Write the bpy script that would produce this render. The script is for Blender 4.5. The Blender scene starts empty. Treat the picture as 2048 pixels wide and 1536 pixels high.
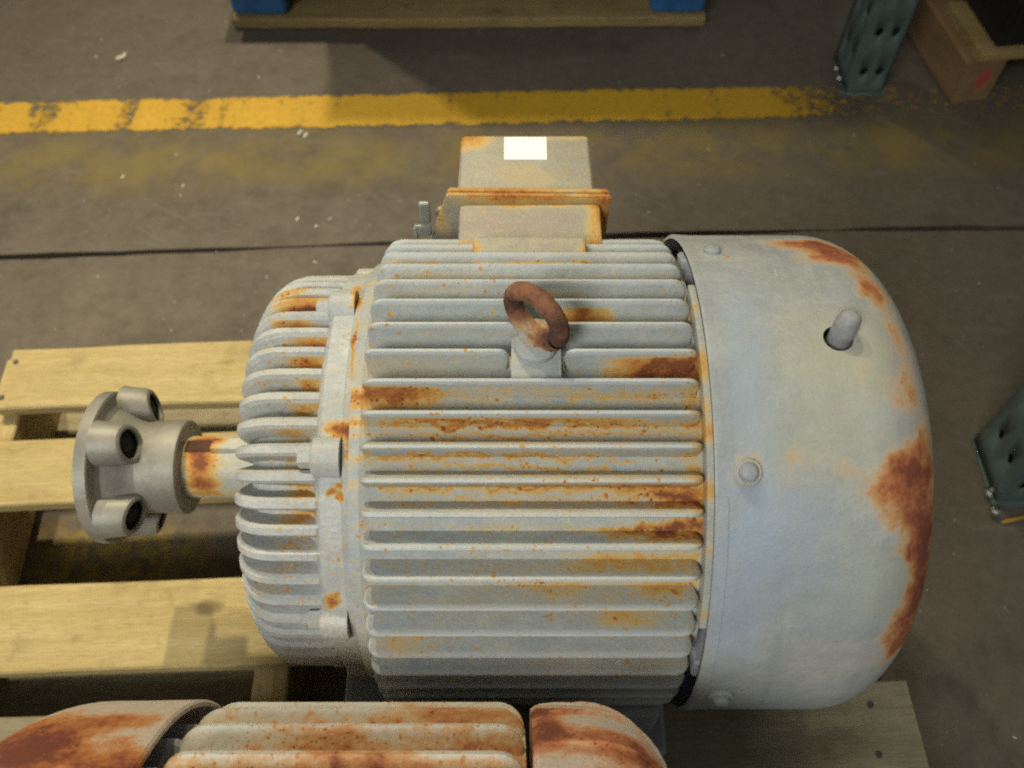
import bpy, bmesh, math, random
from mathutils import Vector, Matrix
R = math.radians
sc = bpy.context.scene
COL = sc.collection
random.seed(7)

# ------------------------------------------------------------------ camera
PT = 0.13                    # pallet top above the floor
AZ = 0.205                   # motor shaft height above its feet
cam_d = bpy.data.cameras.new('camera')
cam = bpy.data.objects.new('camera', cam_d)
COL.objects.link(cam)
cam.location = (0.0, -0.367, PT + AZ + 0.711)
cam.rotation_euler = (R(90 - 57.5), 0, 0)
cam_d.sensor_width = 36.0
cam_d.lens = 36.0 * 1820 / 2048
cam_d.clip_start = 0.02
cam_d.clip_end = 60
cam_d.dof.use_dof = True
cam_d.dof.focus_distance = 0.66
cam_d.dof.aperture_fstop = 6.5
sc.camera = cam

# ------------------------------------------------------------------ world and lamps
w = bpy.data.worlds.new('World')
sc.world = w
w.use_nodes = True
w.node_tree.nodes['Background'].inputs['Color'].default_value = (0.92, 0.96, 0.90, 1)
w.node_tree.nodes['Background'].inputs['Strength'].default_value = 0.155


def lamp(name, loc, target, energy, color, size, spread):
    d = bpy.data.lights.new(name, 'AREA')
    d.shape = 'DISK'
    d.size = size
    d.spread = R(spread)
    d.energy = energy
    d.color = color
    o = bpy.data.objects.new(name, d)
    o.location = loc
    o.rotation_euler = (Vector(target) - Vector(loc)).to_track_quat('-Z', 'Y').to_euler()
    COL.objects.link(o)
    return o


WARM = (1.0, 0.87, 0.60)
lamp('high_bay_lamp', (-0.48, 1.95, 3.2), (-0.62, 0.45, 0), 7.6, WARM, 0.11, 49)
lamp('high_bay_lamp', (-1.25, 2.0, 3.1), (-0.65, 0.45, 0), 5.9, WARM, 0.13, 52)
lamp('high_bay_lamp', (0.75, 1.45, 3.3), (-0.25, 0.2, 0), 1.3, WARM, 0.30, 70)
lamp('front_fill_light', (-1.2, -1.9, 2.5), (-0.12, -0.05, 0.35), 4.1, (1.0, 1.0, 0.94), 1.2, 38)  # added soft fill from the camera side

sc.view_settings.view_transform = 'Standard'
sc.view_settings.look = 'None'
sc.view_settings.exposure = 0.0
sc.view_settings.gamma = 1.0
sc.render.engine = 'CYCLES'
sc.cycles.pixel_filter_type = 'BLACKMAN_HARRIS'
sc.cycles.filter_width = 2.1
sc.cycles.use_denoising = False
sc.cycles.use_adaptive_sampling = True
sc.cycles.adaptive_threshold = 0.03
sc.cycles.max_bounces = 5
sc.cycles.diffuse_bounces = 3
sc.cycles.glossy_bounces = 2
sc.cycles.transparent_max_bounces = 4

# ------------------------------------------------------------------ mesh helpers


def obj(name, bm, mat=None, parent=None, loc=(0, 0, 0), rot=(0, 0, 0), smooth=20):
    me = bpy.data.meshes.new(name)
    bmesh.ops.recalc_face_normals(bm, faces=bm.faces[:])
    bm.to_mesh(me)
    bm.free()
    if mat:
        me.materials.append(mat)
    if smooth:
        for p in me.polygons:
            p.use_smooth = True
        me.set_sharp_from_angle(angle=R(smooth))
    o = bpy.data.objects.new(name, me)
    COL.objects.link(o)
    o.location = loc
    o.rotation_euler = rot
    o.parent = parent
    return o


def again(src, parent, loc, rot=(0, 0, 0)):
    o = src.copy()
    COL.objects.link(o)
    o.parent = parent
    o.location = loc
    o.rotation_euler = rot
    return o


def thing(name, label, cat, loc=(0, 0, 0), rz=0.0, group=None):
    o = bpy.data.objects.new(name, None)
    COL.objects.link(o)
    o.location = loc
    o.rotation_euler = (0, 0, rz)
    o['label'] = label
    o['category'] = cat
    if group:
        o['group'] = group
    o.empty_display_size = 0.05
    return o


def tag(o, label, cat, group=None):
    o['label'] = label
    o['category'] = cat
    if group:
        o['group'] = group
    return o


def box(x0, x1, y0, y1, z0, z1, bev=0.0, seg=2, bm=None):
    b = bmesh.new()
    bmesh.ops.create_cube(b, size=1.0)
    for v in b.verts:
        v.co = Vector((x0 + (v.co.x + .5) * (x1 - x0), y0 + (v.co.y + .5) * (y1 - y0), z0 + (v.co.z + .5) * (z1 - z0)))
    if bev:
        bmesh.ops.bevel(b, geom=b.edges[:], offset=bev, segments=seg, affect='EDGES', profile=0.5)
    if bm is None:
        return b
    join(bm, b)
    return bm


def join(bm, b, mat=None):
    me = bpy.data.meshes.new('tmp')
    b.to_mesh(me)
    b.free()
    if mat is not None:
        me.transform(mat)
    bm.from_mesh(me)
    bpy.data.meshes.remove(me)


def lathe(prof, segs=96, closed=False, bm=None, cy=0.0, cz=0.0):
    """profile of (x, r) points turned about an X axis through (cy, cz)"""
    b = bm or bmesh.new()
    rings = []
    for (x, r) in prof:
        if r < 1e-6:
            rings.append([b.verts.new((x, cy, cz))])
        else:
            rings.append([b.verts.new((x, cy - r * math.cos(2 * math.pi * i / segs), cz + r * math.sin(2 * math.pi * i / segs))) for i in range(segs)])
    pairs = list(zip(rings, rings[1:]))
    if closed:
        pairs.append((rings[-1], rings[0]))
    for a, c in pairs:
        for i in range(segs):
            j = (i + 1) % segs
            if len(a) == 1 and len(c) == 1:
                continue
            if len(a) == 1:
                b.faces.new((a[0], c[j], c[i]))
            elif len(c) == 1:
                b.faces.new((a[i], a[j], c[0]))
            else:
                b.faces.new((a[i], a[j], c[j], c[i]))
    return b


def arc_pts(cx, cr, rad, a0, a1, n):
    return [(cx + rad * math.cos(R(a0 + (a1 - a0) * i / n)), cr + rad * math.sin(R(a0 + (a1 - a0) * i / n))) for i in range(n + 1)]


def ring_arc(x0, x1, r0, r1, a0, a1, n=40):
    b = bmesh.new()
    prev = None
    first = None
    for i in range(n + 1):
        a = R(a0 + (a1 - a0) * i / n)
        q = [b.verts.new((x, -r * math.cos(a), r * math.sin(a))) for (x, r) in ((x0, r0), (x0, r1), (x1, r1), (x1, r0))]
        if prev:
            for k in range(4):
                b.faces.new((prev[k], prev[(k + 1) % 4], q[(k + 1) % 4], q[k]))
        else:
            first = q
        prev = q
    b.faces.new(first)
    b.faces.new(prev)
    return b


def fin_mesh(outer, base, t_tip, t_base):
    """thin rib in the x-z plane: outer rim path and matching foot path of (x, r)"""
    b = bmesh.new()
    prev = None
    n = len(outer)
    for i in range(n):
        (xo, ro), (xb, rb) = outer[i], base[i]
        vx, vr = xo - xb, ro - rb
        L = max(1e-6, math.hypot(vx, vr))
        ux, ur = vx / L, vr / L
        ins = t_tip * 0.45
        q = [b.verts.new((xb, -t_base / 2, rb)),
             b.verts.new((xo - ux * ins, -t_tip / 2, ro - ur * ins)),
             b.verts.new((xo - ux * ins * .15, -t_tip * .27, ro - ur * ins * .15)),
             b.verts.new((xo - ux * ins * .15, t_tip * .27, ro - ur * ins * .15)),
             b.verts.new((xo - ux * ins, t_tip / 2, ro - ur * ins)),
             b.verts.new((xb, t_base / 2, rb))]
        if prev:
            for k in range(5):
                b.faces.new((prev[k], prev[k + 1], q[k + 1], q[k]))
        else:
            b.faces.new(q[::-1])
        prev = q
    b.faces.new(prev)
    return b


def tube(pts, rad, segs=12, bm=None, closed=False):
    b = bm or bmesh.new()
    P = [Vector(p) for p in pts]
    rings = []
    n = len(P)
    for i in range(n):
        if closed:
            t = (P[(i + 1) % n] - P[i - 1]).normalized()
        else:
            t = (P[min(n - 1, i + 1)] - P[max(0, i - 1)]).normalized()
        up = Vector((0, 0, 1)) if abs(t.z) < .9 else Vector((1, 0, 0))
        s = t.cross(up).normalized()
        u = s.cross(t).normalized()
        rr = rad[i] if isinstance(rad, (list, tuple)) else rad
        rings.append([b.verts.new(P[i] + (s * math.cos(2 * math.pi * k / segs) + u * math.sin(2 * math.pi * k / segs)) * rr) for k in range(segs)])
    m = n if closed else n - 1
    for i in range(m):
        a, c = rings[i], rings[(i + 1) % n]
        if closed and i == n - 1:
            # match start of ring to avoid twist
            best = min(range(segs), key=lambda s: (a[0].co - c[s].co).length)
            c = c[best:] + c[:best]
        for k in range(segs):
            j = (k + 1) % segs
            b.faces.new((a[k], a[j], c[j], c[k]))
    if not closed:
        b.faces.new(rings[0][::-1])
        b.faces.new(rings[-1])
    return b


def zcyl(prof, segs=24, bm=None, loc=(0, 0, 0)):
    """profile of (z, r) turned about Z"""
    b = lathe(prof, segs)
    M = Matrix.Translation(loc) @ Matrix.Rotation(-math.pi / 2, 4, 'Y')
    for v in b.verts:
        v.co = M @ v.co
    if bm is None:
        return b
    join(bm, b)
    return bm


def plank(L, W, T, seed, nx=14, amp=0.0022, bev=0.002):
    """a sawn board along X, centred, with a slightly wandering edge and knocked corners"""
    rnd = random.Random(seed)
    b = bmesh.new()
    rows = []
    ph = [rnd.uniform(0, 6.28) for _ in range(4)]
    for i in range(nx + 1):
        t = i / nx
        x = -L / 2 + L * t
        e0 = amp * (math.sin(t * 7 + ph[0]) * .6 + rnd.uniform(-.5, .5))
        e1 = amp * (math.sin(t * 6 + ph[1]) * .6 + rnd.uniform(-.5, .5))
        bow = amp * .7 * math.sin(t * 3.1 + ph[2])
        xs = 0.0
        if i in (0, nx):
            xs = rnd.uniform(-.001, .001)
        y0, y1, z0, z1 = -W / 2 + e0, W / 2 + e1, -T / 2, T / 2 + bow * .4
        c = bev
        q = [(y0 + c, z0), (y1 - c, z0), (y1, z0 + c), (y1, z1 - c), (y1 - c, z1), (y0 + c, z1), (y0, z1 - c), (y0, z0 + c)]
        rows.append([b.verts.new((x + xs, y, z)) for (y, z) in q])
    for a, c in zip(rows, rows[1:]):
        for k in range(8):
            b.faces.new((a[k], a[(k + 1) % 8], c[(k + 1) % 8], c[k]))
    b.faces.new(rows[0][::-1])
    b.faces.new(rows[-1])
    return b


# ------------------------------------------------------------------ node helpers
class NT:
    def __init__(self, name):
        self.m = bpy.data.materials.new(name)
        self.m.use_nodes = True
        self.t = self.m.node_tree
        self.bsdf = self.t.nodes['Principled BSDF']

    def n(self, typ, **kw):
        nd = self.t.nodes.new(typ)
        for k, v in kw.items():
            setattr(nd, k, v)
        return nd

    def put(self, sock, v):
        if isinstance(v, bpy.types.NodeSocket):
            self.t.links.new(v, sock)
        else:
            sock.default_value = v

    def math(self, op, a, b=0.0, c=0.0, clamp=False):
        nd = self.n('ShaderNodeMath', operation=op, use_clamp=clamp)
        self.put(nd.inputs[0], a)
        self.put(nd.inputs[1], b)
        if op in ('MULTIPLY_ADD', 'WRAP', 'SMOOTH_MAX', 'SMOOTH_MIN'):
            self.put(nd.inputs[2], c)
        return nd.outputs[0]

    def vmath(self, op, a, b=(0, 0, 0), out=0):
        nd = self.n('ShaderNodeVectorMath', operation=op)
        self.put(nd.inputs[0], a)
        self.put(nd.inputs[1], b)
        return nd.outputs['Value'] if out == 'v' else nd.outputs[0]

    def noise(self, co, scale, detail=4.0, rough=0.55, dist=0.0, color=False):
        nd = self.n('ShaderNodeTexNoise')
        self.put(nd.inputs['Vector'], co)
        nd.inputs['Scale'].default_value = scale
        nd.inputs['Detail'].default_value = detail
        nd.inputs['Roughness'].default_value = rough
        nd.inputs['Distortion'].default_value = dist
        return nd.outputs['Color'] if color else nd.outputs[0]

    def ramp(self, f, stops, interp='LINEAR'):
        nd = self.n('ShaderNodeValToRGB')
        nd.color_ramp.interpolation = interp
        el = nd.color_ramp.elements
        while len(el) < len(stops):
            el.new(0.5)
        for e, (p, c) in zip(el, stops):
            e.position = p
            e.color = (c[0], c[1], c[2], 1) if isinstance(c, (tuple, list)) else (c, c, c, 1)
        self.put(nd.inputs[0], f)
        return nd.outputs[0]

    def mapr(self, v, a, b, c=0.0, d=1.0, smooth=True):
        nd = self.n('ShaderNodeMapRange', interpolation_type='SMOOTHSTEP' if smooth else 'LINEAR')
        self.put(nd.inputs['Value'], v)
        nd.inputs['From Min'].default_value = a
        nd.inputs['From Max'].default_value = b
        nd.inputs['To Min'].default_value = c
        nd.inputs['To Max'].default_value = d
        return nd.outputs[0]

    def mix(self, f, a, b, blend='MIX'):
        nd = self.n('ShaderNodeMix', data_type='RGBA', blend_type=blend)
        self.put(nd.inputs[0], f)
        for s, v in ((nd.inputs[6], a), (nd.inputs[7], b)):
            if isinstance(v, bpy.types.NodeSocket):
                self.t.links.new(v, s)
            else:
                s.default_value = (v[0], v[1], v[2], 1)
        return nd.outputs[2]

    def obco(self, ob=None):
        nd = self.n('ShaderNodeTexCoord')
        if ob:
            nd.object = ob
        return nd.outputs['Object']

    def scale(self, co, s):
        return self.vmath('MULTIPLY', co, s)

    def bump(self, h, strength, dist):
        nd = self.n('ShaderNodeBump')
        nd.inputs['Strength'].default_value = strength
        nd.inputs['Distance'].default_value = dist
        self.put(nd.inputs['Height'], h)
        self.t.links.new(nd.outputs[0], self.bsdf.inputs['Normal'])

    def set(self, **kw):
        for k, v in kw.items():
            s = self.bsdf.inputs[k]
            if isinstance(v, tuple) and len(v) == 3:
                v = (*v, 1)
            self.put(s, v)
        return self.m


RUST = [(0.0, (0.54, 0.47, 0.30)), (0.34, (0.53, 0.35, 0.12)), (0.62, (0.46, 0.215, 0.05)), (0.86, (0.33, 0.115, 0.035)), (1.0, (0.20, 0.07, 0.03))]


def aged_paint(name, root, blobs, base=((0.365, 0.405, 0.405), (0.44, 0.455, 0.415), (0.325, 0.37, 0.395)), axis_z=AZ, axis_y=0.0,
               groove=None, speck=0.5, mode='cyl', tip=None, washes=(), general=0.0, rust=RUST, edge=0.012, stain=.55, streak=0.0, dent=0.0, pepper=.42):
    """weathered grey enamel: mottled coat, rust blooms with ragged edges, specks; groove=(r_open, r_deep)"""
    N = NT(name)
    co = N.obco(root)
    sep = N.n('ShaderNodeSeparateXYZ')
    N.put(sep.inputs[0], co)
    x, y, z = sep.outputs
    if mode == 'cyl':
        zz = N.math('SUBTRACT', z, axis_z)
        yy = N.math('SUBTRACT', y, axis_y)
        r = N.math('SQRT', N.math('ADD', N.math('MULTIPLY', yy, yy), N.math('MULTIPLY', zz, zz)))
        ang = N.math('ARCTAN2', zz, N.math('MULTIPLY', yy, -1.0))
        u = N.math('MULTIPLY', ang, 0.2)
        cmb = N.n('ShaderNodeCombineXYZ')
        N.put(cmb.inputs[0], x)
        N.put(cmb.inputs[1], u)
        P = cmb.outputs[0]
    else:
        P = co
        r = None
    wob = N.noise(co, 42, 3, .7, color=True)
    off = N.vmath('SCALE', N.vmath('SUBTRACT', wob, (.5, .5, .5)))
    # scale amounts
    for nd in N.t.nodes:
        if nd.type == 'VECT_MATH' and nd.operation == 'SCALE':
            nd.inputs['Scale'].default_value = edge * 2.4
    Pw = N.vmath('ADD', P, off)
    gm = None
    if groove:
        gm = N.mapr(r, groove[0], groove[1], 0, 1)

    def blobsum(bl):
        tot = {False: None, True: None}
        for bdef in bl:
            if mode == 'cyl':
                X, deg, rx, rdeg, s = bdef[:5]
                c = (X, R(deg) * .2, 0)
                ir = (1 / rx, 1 / (R(rdeg) * .2), 0)
                g = len(bdef) > 5 and groove is not None
            else:
                c = bdef[0]
                ir = tuple(1 / q for q in bdef[1])
                s = bdef[2]
                g = False
            d = N.vmath('LENGTH', N.vmath('MULTIPLY', N.vmath('SUBTRACT', Pw, c), ir), out='v')
            v = N.mapr(d, 1.45, 0.1, 0, s * .92)
            tot[g] = v if tot[g] is None else N.math('ADD', tot[g], v)
        res = tot[False]
        if tot[True] is not None:
            gv = N.math('MULTIPLY', tot[True], gm)
            res = gv if res is None else N.math('ADD', res, gv)
        return res if res is not None else 0.0
    big = N.noise(co, 11, 3, .6)
    mid = N.noise(co, 70, 4, .7)
    fine = N.noise(co, 330, 3, .6)
    # specks
    vor = N.n('ShaderNodeTexVoronoi')
    N.put(vor.inputs['Vector'], N.vmath('ADD', co, N.vmath('MULTIPLY', wob, (.011, .011, .011))))
    vor.inputs['Scale'].default_value = 270
    rs = N.n('ShaderNodeSeparateColor')
    N.put(rs.inputs[0], vor.outputs['Color'])
    dot = N.math('SUBTRACT', N.math('MULTIPLY', N.math('POWER', rs.outputs[0], 3.2), .50), vor.outputs['Distance'])
    clus = N.mapr(N.noise(co, 24, 3, .65), .40, .64, 0, 1)
    spk = N.math('MULTIPLY', N.mapr(dot, -.06, .12), N.math('MULTIPLY', clus, speck))
    v2 = N.n('ShaderNodeTexVoronoi')
    N.put(v2.inputs['Vector'], N.vmath('ADD', co, N.vmath('MULTIPLY', wob, (.006, .006, .006))))
    v2.inputs['Scale'].default_value = 430
    rs2_ = N.n('ShaderNodeSeparateColor')
    N.put(rs2_.inputs[0], v2.outputs['Color'])
    dot2 = N.math('SUBTRACT', N.math('MULTIPLY', N.math('POWER', rs2_.outputs[1], 2.0), .55), v2.outputs['Distance'])
    spk = N.math('MAXIMUM', spk, N.math('MULTIPLY', N.mapr(dot2, -.05, .20), N.math('MULTIPLY', N.mapr(N.noise(N.scale(co, (1, 2, 2)), 13, 3, .6), .42, .62, 0, 1), pepper)))
    rsum = blobsum(blobs)
    rmod = N.math('MULTIPLY', rsum, N.mapr(mid, .28, .72, .55, 1.25, smooth=False))
    if general:
        rmod = N.math('ADD', rmod, N.math('MULTIPLY', N.mapr(N.noise(N.scale(co, (1, 2.2, 2.2)), 9, 6, .7), .44, .72), general))
    rtot = N.math('ADD', rmod, spk)
    rtot = N.math('ADD', rtot, N.math('MULTIPLY', N.math('SUBTRACT', fine, .5), N.math('MULTIPLY', rtot, .5)), clamp=True)
    coat = N.mix(N.mapr(big, .38, .62), base[0], base[1])
    coat = N.mix(N.mapr(N.noise(co, 5.5, 3, .5), .45, .66, 0, .75), coat, base[2])
    coat = N.mix(N.mapr(fine, .30, .74, 0, .30), coat, (.22, .215, .185))
    mot = N.noise(N.scale(co, (1, 1.6, 1.6)), 34, 4, .72)
    coat = N.mix(N.mapr(mot, .44, .74, 0, .26), coat, tuple(q * .66 for q in base[2]))
    coat = N.mix(N.mapr(mot, .52, .32, 0, .30), coat, tuple(min(.8, q * 1.22) for q in base[1]))
    if mode == 'cyl':
        sn = N.noise(N.scale(co, (.35, 3.2, 3.2)), 13, 5, .72)
        coat = N.mix(N.mapr(sn, .46, .70, 0, stain), coat, (.50, .39, .20))
    if streak:
        dn = N.noise(N.scale(P, (46, 3.2, 1)), 1.0, 5, .7)
        coat = N.mix(N.mapr(dn, .50, .70, 0, streak), coat, tuple(q * .80 for q in base[2]))
        dn2 = N.noise(N.scale(P, (7, 9, 1)), 2.0, 5, .75)
        coat = N.mix(N.mapr(dn2, .52, .70, 0, streak), coat, (.40, .44, .49))
        scr = N.noise(N.scale(P, (240, 20, 1)), 1.0, 2, .5)
        coat = N.mix(N.mapr(scr, .70, .76, 0, streak), coat, (.58, .58, .55))
    for (bd, colr, amt) in washes:
        coat = N.mix(N.math('MULTIPLY', blobsum(bd), amt, clamp=True), coat, colr)
    if tip is not None and r is not None:
        coat = N.mix(N.mapr(r, tip[0], tip[1], 0, tip[2]), coat, (.53, .565, .575))
    fac = N.mapr(rtot, .03, .40)
    colr = N.mix(fac, coat, N.ramp(rtot, rust))
    N.set(**{'Base Color': colr, 'Roughness': N.mapr(rtot, 0, .5, .52, .9), 'Specular IOR Level': .35})
    hh = N.math('ADD', N.math('MULTIPLY', mid, .6), N.math('MULTIPLY', fine, .4))
    if dent:
        hh = N.math('ADD', hh, N.math('MULTIPLY', N.noise(co, 16, 2, .5), dent * 8))
    N.bump(hh, .5, .0017)
    return N.m


def wood(name, c0, c1, c2, grain=1.0, gloss=.75, stain=0.35):
    N = NT(name)
    co0 = N.obco()
    inf = N.n('ShaderNodeObjectInfo')
    shift = N.vmath('SCALE', (7.3, 3.1, 5.7))
    N.put(shift.node.inputs['Scale'], N.math('MULTIPLY', inf.outputs['Random'], 3.0))
    co = N.vmath('ADD', co0, shift)
    g = N.noise(N.scale(co, (2.2, 46, 46)), 1.6, 6, .62, .6)
    g2 = N.noise(N.scale(co, (14, 330, 330)), 1.0, 4, .7)
    fib = N.noise(N.scale(co, (60, 420, 420)), 1.0, 3, .6)
    spl = N.noise(co, 26, 5, .7)
    big = N.noise(N.scale(co, (4, 9, 9)), 1.4, 4, .6)
    c = N.mix(N.mapr(g, .32, .7), c0, c1)
    c = N.mix(N.mapr(g2, .45, .8, 0, .4 * grain), c, c2)
    c = N.mix(N.mapr(big, .5, .78, 0, stain), c, c2)
    c = N.mix(N.mapr(fib, .40, .72, 0, .45), c, c2)
    c = N.mix(N.mapr(spl, .55, .74, 0, .5), c, tuple(q * .8 for q in c2))
    vk = N.n('ShaderNodeTexVoronoi')
    N.put(vk.inputs['Vector'], N.scale(co, (6, 11, 2)))
    vk.inputs['Scale'].default_value = 1.0
    kd = N.math('ADD', vk.outputs['Distance'], N.math('MULTIPLY', N.math('SUBTRACT', spl, .5), .10))
    c = N.mix(N.mapr(kd, .13, .05, 0, .75), c, tuple(q * .45 for q in c2))
    dirt = N.noise(N.scale(co, (9, 14, 9)), 1.0, 6, .75)
    c = N.mix(N.mapr(dirt, .54, .72, 0, .45), c, tuple(q * .62 for q in c2))
    tone = N.mapr(inf.outputs['Random'], 0, 1, .86, 1.08, smooth=False)
    c = N.mix(1.0, c, N.vmath('SCALE', (1, 1, 1)), 'MULTIPLY')
    N.put([n for n in N.t.nodes if n.type == 'VECT_MATH'][-1].inputs['Scale'], tone)
    N.set(**{'Base Color': c, 'Roughness': gloss, 'Specular IOR Level': .25})
    N.bump(N.math('ADD', g, g2), .6, .002)
    return N.m


def plain(name, c, rough=.6, metal=0.0, var=.25, scale=30, bump=.2, spec=.4):
    N = NT(name)
    co = N.obco()
    n1 = N.noise(co, scale, 5, .65)
    n2 = N.noise(co, scale * 7, 3, .6)
    d = tuple(q * (1 - var) for q in c)
    col = N.mix(N.mapr(n1, .3, .7), d, c)
    col = N.mix(N.mapr(n2, .5, .8, 0, .25), col, tuple(q * .7 for q in c))
    N.set(**{'Base Color': col, 'Roughness': N.mapr(n1, .3, .7, max(.05, rough - .1), min(1, rough + .12)), 'Metallic': metal, 'Specular IOR Level': spec})
    N.bump(N.math('ADD', n1, N.math('MULTIPLY', n2, .4)), bump, .001)
    return N.m


# ------------------------------------------------------------------ floor
def concrete():
    N = NT('worn_concrete')
    co = N.obco()
    g = N.n('ShaderNodeNewGeometry').outputs['Position']
    a = N.noise(g, 2.1, 6, .62)
    b = N.noise(g, 17, 6, .68)
    f = N.noise(g, 260, 3, .65)
    c = N.mix(N.mapr(a, .34, .68), (.076, .063, .048), (.106, .089, .069))
    c = N.mix(N.mapr(b, .42, .75, 0, .55), c, (.055, .046, .036))
    c = N.mix(N.mapr(f, .35, .72, 0, .38), c, (.135, .115, .090))
    b2 = N.noise(g, 48, 5, .75)
    c = N.mix(N.mapr(b2, .48, .74, 0, .45), c, (.050, .041, .031))
    c = N.mix(N.mapr(b2, .50, .28, 0, .35), c, (.135, .117, .092))
    # fine pits and pale grit
    pit = N.mapr(N.noise(g, 520, 2, .5), .64, .74, 0, .65)
    c = N.mix(pit, c, (.05, .043, .036))
    grit = N.mapr(N.noise(N.scale(g, (1, 1, 1)), 140, 2, .4), .745, .79, 0, .8)
    c = N.mix(grit, c, (.36, .34, .29))
    st1 = N.noise(g, 5.5, 5, .7)
    c = N.mix(N.mapr(st1, .56, .70, 0, .55), c, (.046, .038, .030))
    st2 = N.noise(N.scale(g, (1.2, 5, 1)), 3.2, 6, .72)
    c = N.mix(N.mapr(st2, .56, .72, 0, .40), c, (.150, .130, .103))
    # drag scratches
    rot = N.n('ShaderNodeMapping')
    N.put(rot.inputs[0], g)
    rot.inputs['Rotation'].default_value = (0, 0, R(31))
    sc1 = N.noise(N.scale(rot.outputs[0], (3, 120, 1)), 1.0, 4, .6)
    c = N.mix(N.mapr(sc1, .62, .72, 0, .30), c, (.16, .14, .115))
    # old yellow overspray left from earlier lines
    sep = N.n('ShaderNodeSeparateXYZ')
    N.put(sep.inputs[0], g)
    yv = N.math('SUBTRACT', sep.outputs[1], N.math('MULTIPLY', sep.outputs[0], .035))
    band = N.mapr(N.math('ABSOLUTE', N.math('SUBTRACT', yv, .745)), .10, .02)
    ys = N.math('MULTIPLY', band, N.mapr(N.noise(g, 9, 6, .72),    .36, .62, 0, .68))
    c = N.mix(ys, c, (.150, .112, .026))
    d = N.vmath('LENGTH', N.vmath('MULTIPLY', N.vmath('SUBTRACT', g, (-.50, .045, 0)), (1 / .17, 1 / .06, 0)), out='v')
    patch = N.math('MULTIPLY', N.mapr(d, 1.2, .35), N.mapr(N.noise(g, 60, 5, .7), .38, .62, .15, .8))
    c = N.mix(patch, c, (.30, .20, .03))
    N.set(**{'Base Color': c, 'Roughness': N.mapr(b, .3, .7, .62, .86), 'Specular IOR Level': .3})
    N.bump(N.math('ADD', N.math('MULTIPLY', b, .5), f), .45, .002)
    return N.m


FLOORM = concrete()
floor = obj('floor', box(-5, 5, -4, 7, -.20, -.012), plain('joint_dirt', (.035, .03, .026), .95, var=.4), smooth=0)
floor['kind'] = 'structure'


def slab(y0fn, y1fn, seed):
    rnd = random.Random(seed)
    b = bmesh.new()
    n = 130
    lo, hi = [], []
    for i in range(n + 1):
        x = -3.2 + 6.4 * i / n
        lo.append((x, y0fn(x, rnd)))
        hi.append((x, y1fn(x, rnd)))
    top = [[b.verts.new((x, y, 0)) for (x, y) in row] for row in (lo, hi)]
    bot = [[b.verts.new((x, y, -.0125)) for (x, y) in row] for row in (lo, hi)]
    for i in range(n):
        b.faces.new((top[0][i], top[0][i + 1], top[1][i + 1], top[1][i]))
        b.faces.new((bot[0][i], bot[0][i + 1], top[0][i + 1], top[0][i]))
        b.faces.new((top[1][i], top[1][i + 1], bot[1][i + 1], bot[1][i]))
    return b


def gapw(x):
    return .0032 + .0014 * math.sin(x * 9 + 1) + .0012 * math.sin(x * 23) + .0035 * math.exp(-((x - .22) / .12) ** 2)


def joint(x):
    return .560 + x * .046 - .02 * max(0, x) ** 2


obj('slab', slab(lambda x, q: -3.0, lambda x, q: joint(x) - gapw(x) - abs(q.gauss(0, .0012)), 3), FLOORM, floor, smooth=0)
obj('slab', slab(lambda x, q: joint(x) + gapw(x) * .8 + abs(q.gauss(0, .0012)), lambda x, q: 6.0, 4), FLOORM, floor, smooth=0)


def line_paint():
    N = NT('worn_yellow_paint')
    g = N.n('ShaderNodeNewGeometry').outputs['Position']
    sep = N.n('ShaderNodeSeparateXYZ')
    N.put(sep.inputs[0], g)
    x = sep.outputs[0]
    big = N.noise(g, 7, 5, .7)
    f = N.noise(g, 70, 5, .7)
    ff = N.noise(g, 300, 3, .6)
    col = N.mix(N.mapr(f, .3, .7), (.38, .215, .012), (.48, .295, .024))
    col = N.mix(N.mapr(ff, .5, .75, 0, .4), col, (.31, .17, .014))
    # wear: heavy to the left, sound in the middle, almost gone past the right end
    bars = N.noise(N.scale(g, (1, .12, 1)), 13, 4, .6)
    left = N.mapr(x, -.32, -.42, 0, 1)
    wear = N.math('ADD', N.math('MULTIPLY', left, N.mapr(bars, .40, .64, -.04, .19)), N.math('MULTIPLY', N.math('SUBTRACT', f, .5), .9))
    wear = N.math('ADD', wear, N.math('MULTIPLY', N.math('SUBTRACT', big, .5), .35))
    right = N.mapr(x, .38, .60, 0, .27)
    wear = N.math('ADD', wear, right)
    # cross cuts in the paint
    for cx in (-.105, .262, .345):
        wear = N.math('ADD', wear, N.mapr(N.math('ABSOLUTE', N.math('SUBTRACT', N.math('ADD', x, N.math('MULTIPLY', N.math('SUBTRACT', big, .5), .03)), cx)), .010, .003, 0, .08))
    ed = N.math('ABSOLUTE', N.math('SUBTRACT', sep.outputs[1], N.math('ADD', N.math('MULTIPLY', x, .030), .853)))
    wear = N.math('ADD', wear, N.mapr(N.math('ADD', ed, N.math('MULTIPLY', N.math('SUBTRACT', N.noise(g, 40, 4, .7), .5), .030)), .032, .044, 0, .30))
    mask = N.mapr(wear, .04, .27, 1, .0)
    N.set(**{'Base Color': col, 'Roughness': .62, 'Specular IOR Level': .3, 'Alpha': mask})
    N.bump(f, .3, .001)
    return N.m


b = bmesh.new()
pts = []
nn = 60
for i in range(nn + 1):
    xx = -1.6 + 3.6 * i / nn
    yc = .853 + .034 * xx - .012 * max(0, xx) ** 2 + random.uniform(-.0008, .0008)
    pts.append((b.verts.new((xx, yc - .041 + random.uniform(-.001, .001), .0012)), b.verts.new((xx, yc + .041 + random.uniform(-.001, .001), .0012))))
for p, q in zip(pts, pts[1:]):
    b.faces.new((p[0], q[0], q[1], p[1]))
fl = obj('floor_marking', b, line_paint(), smooth=0)
fl['kind'] = 'structure'

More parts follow.
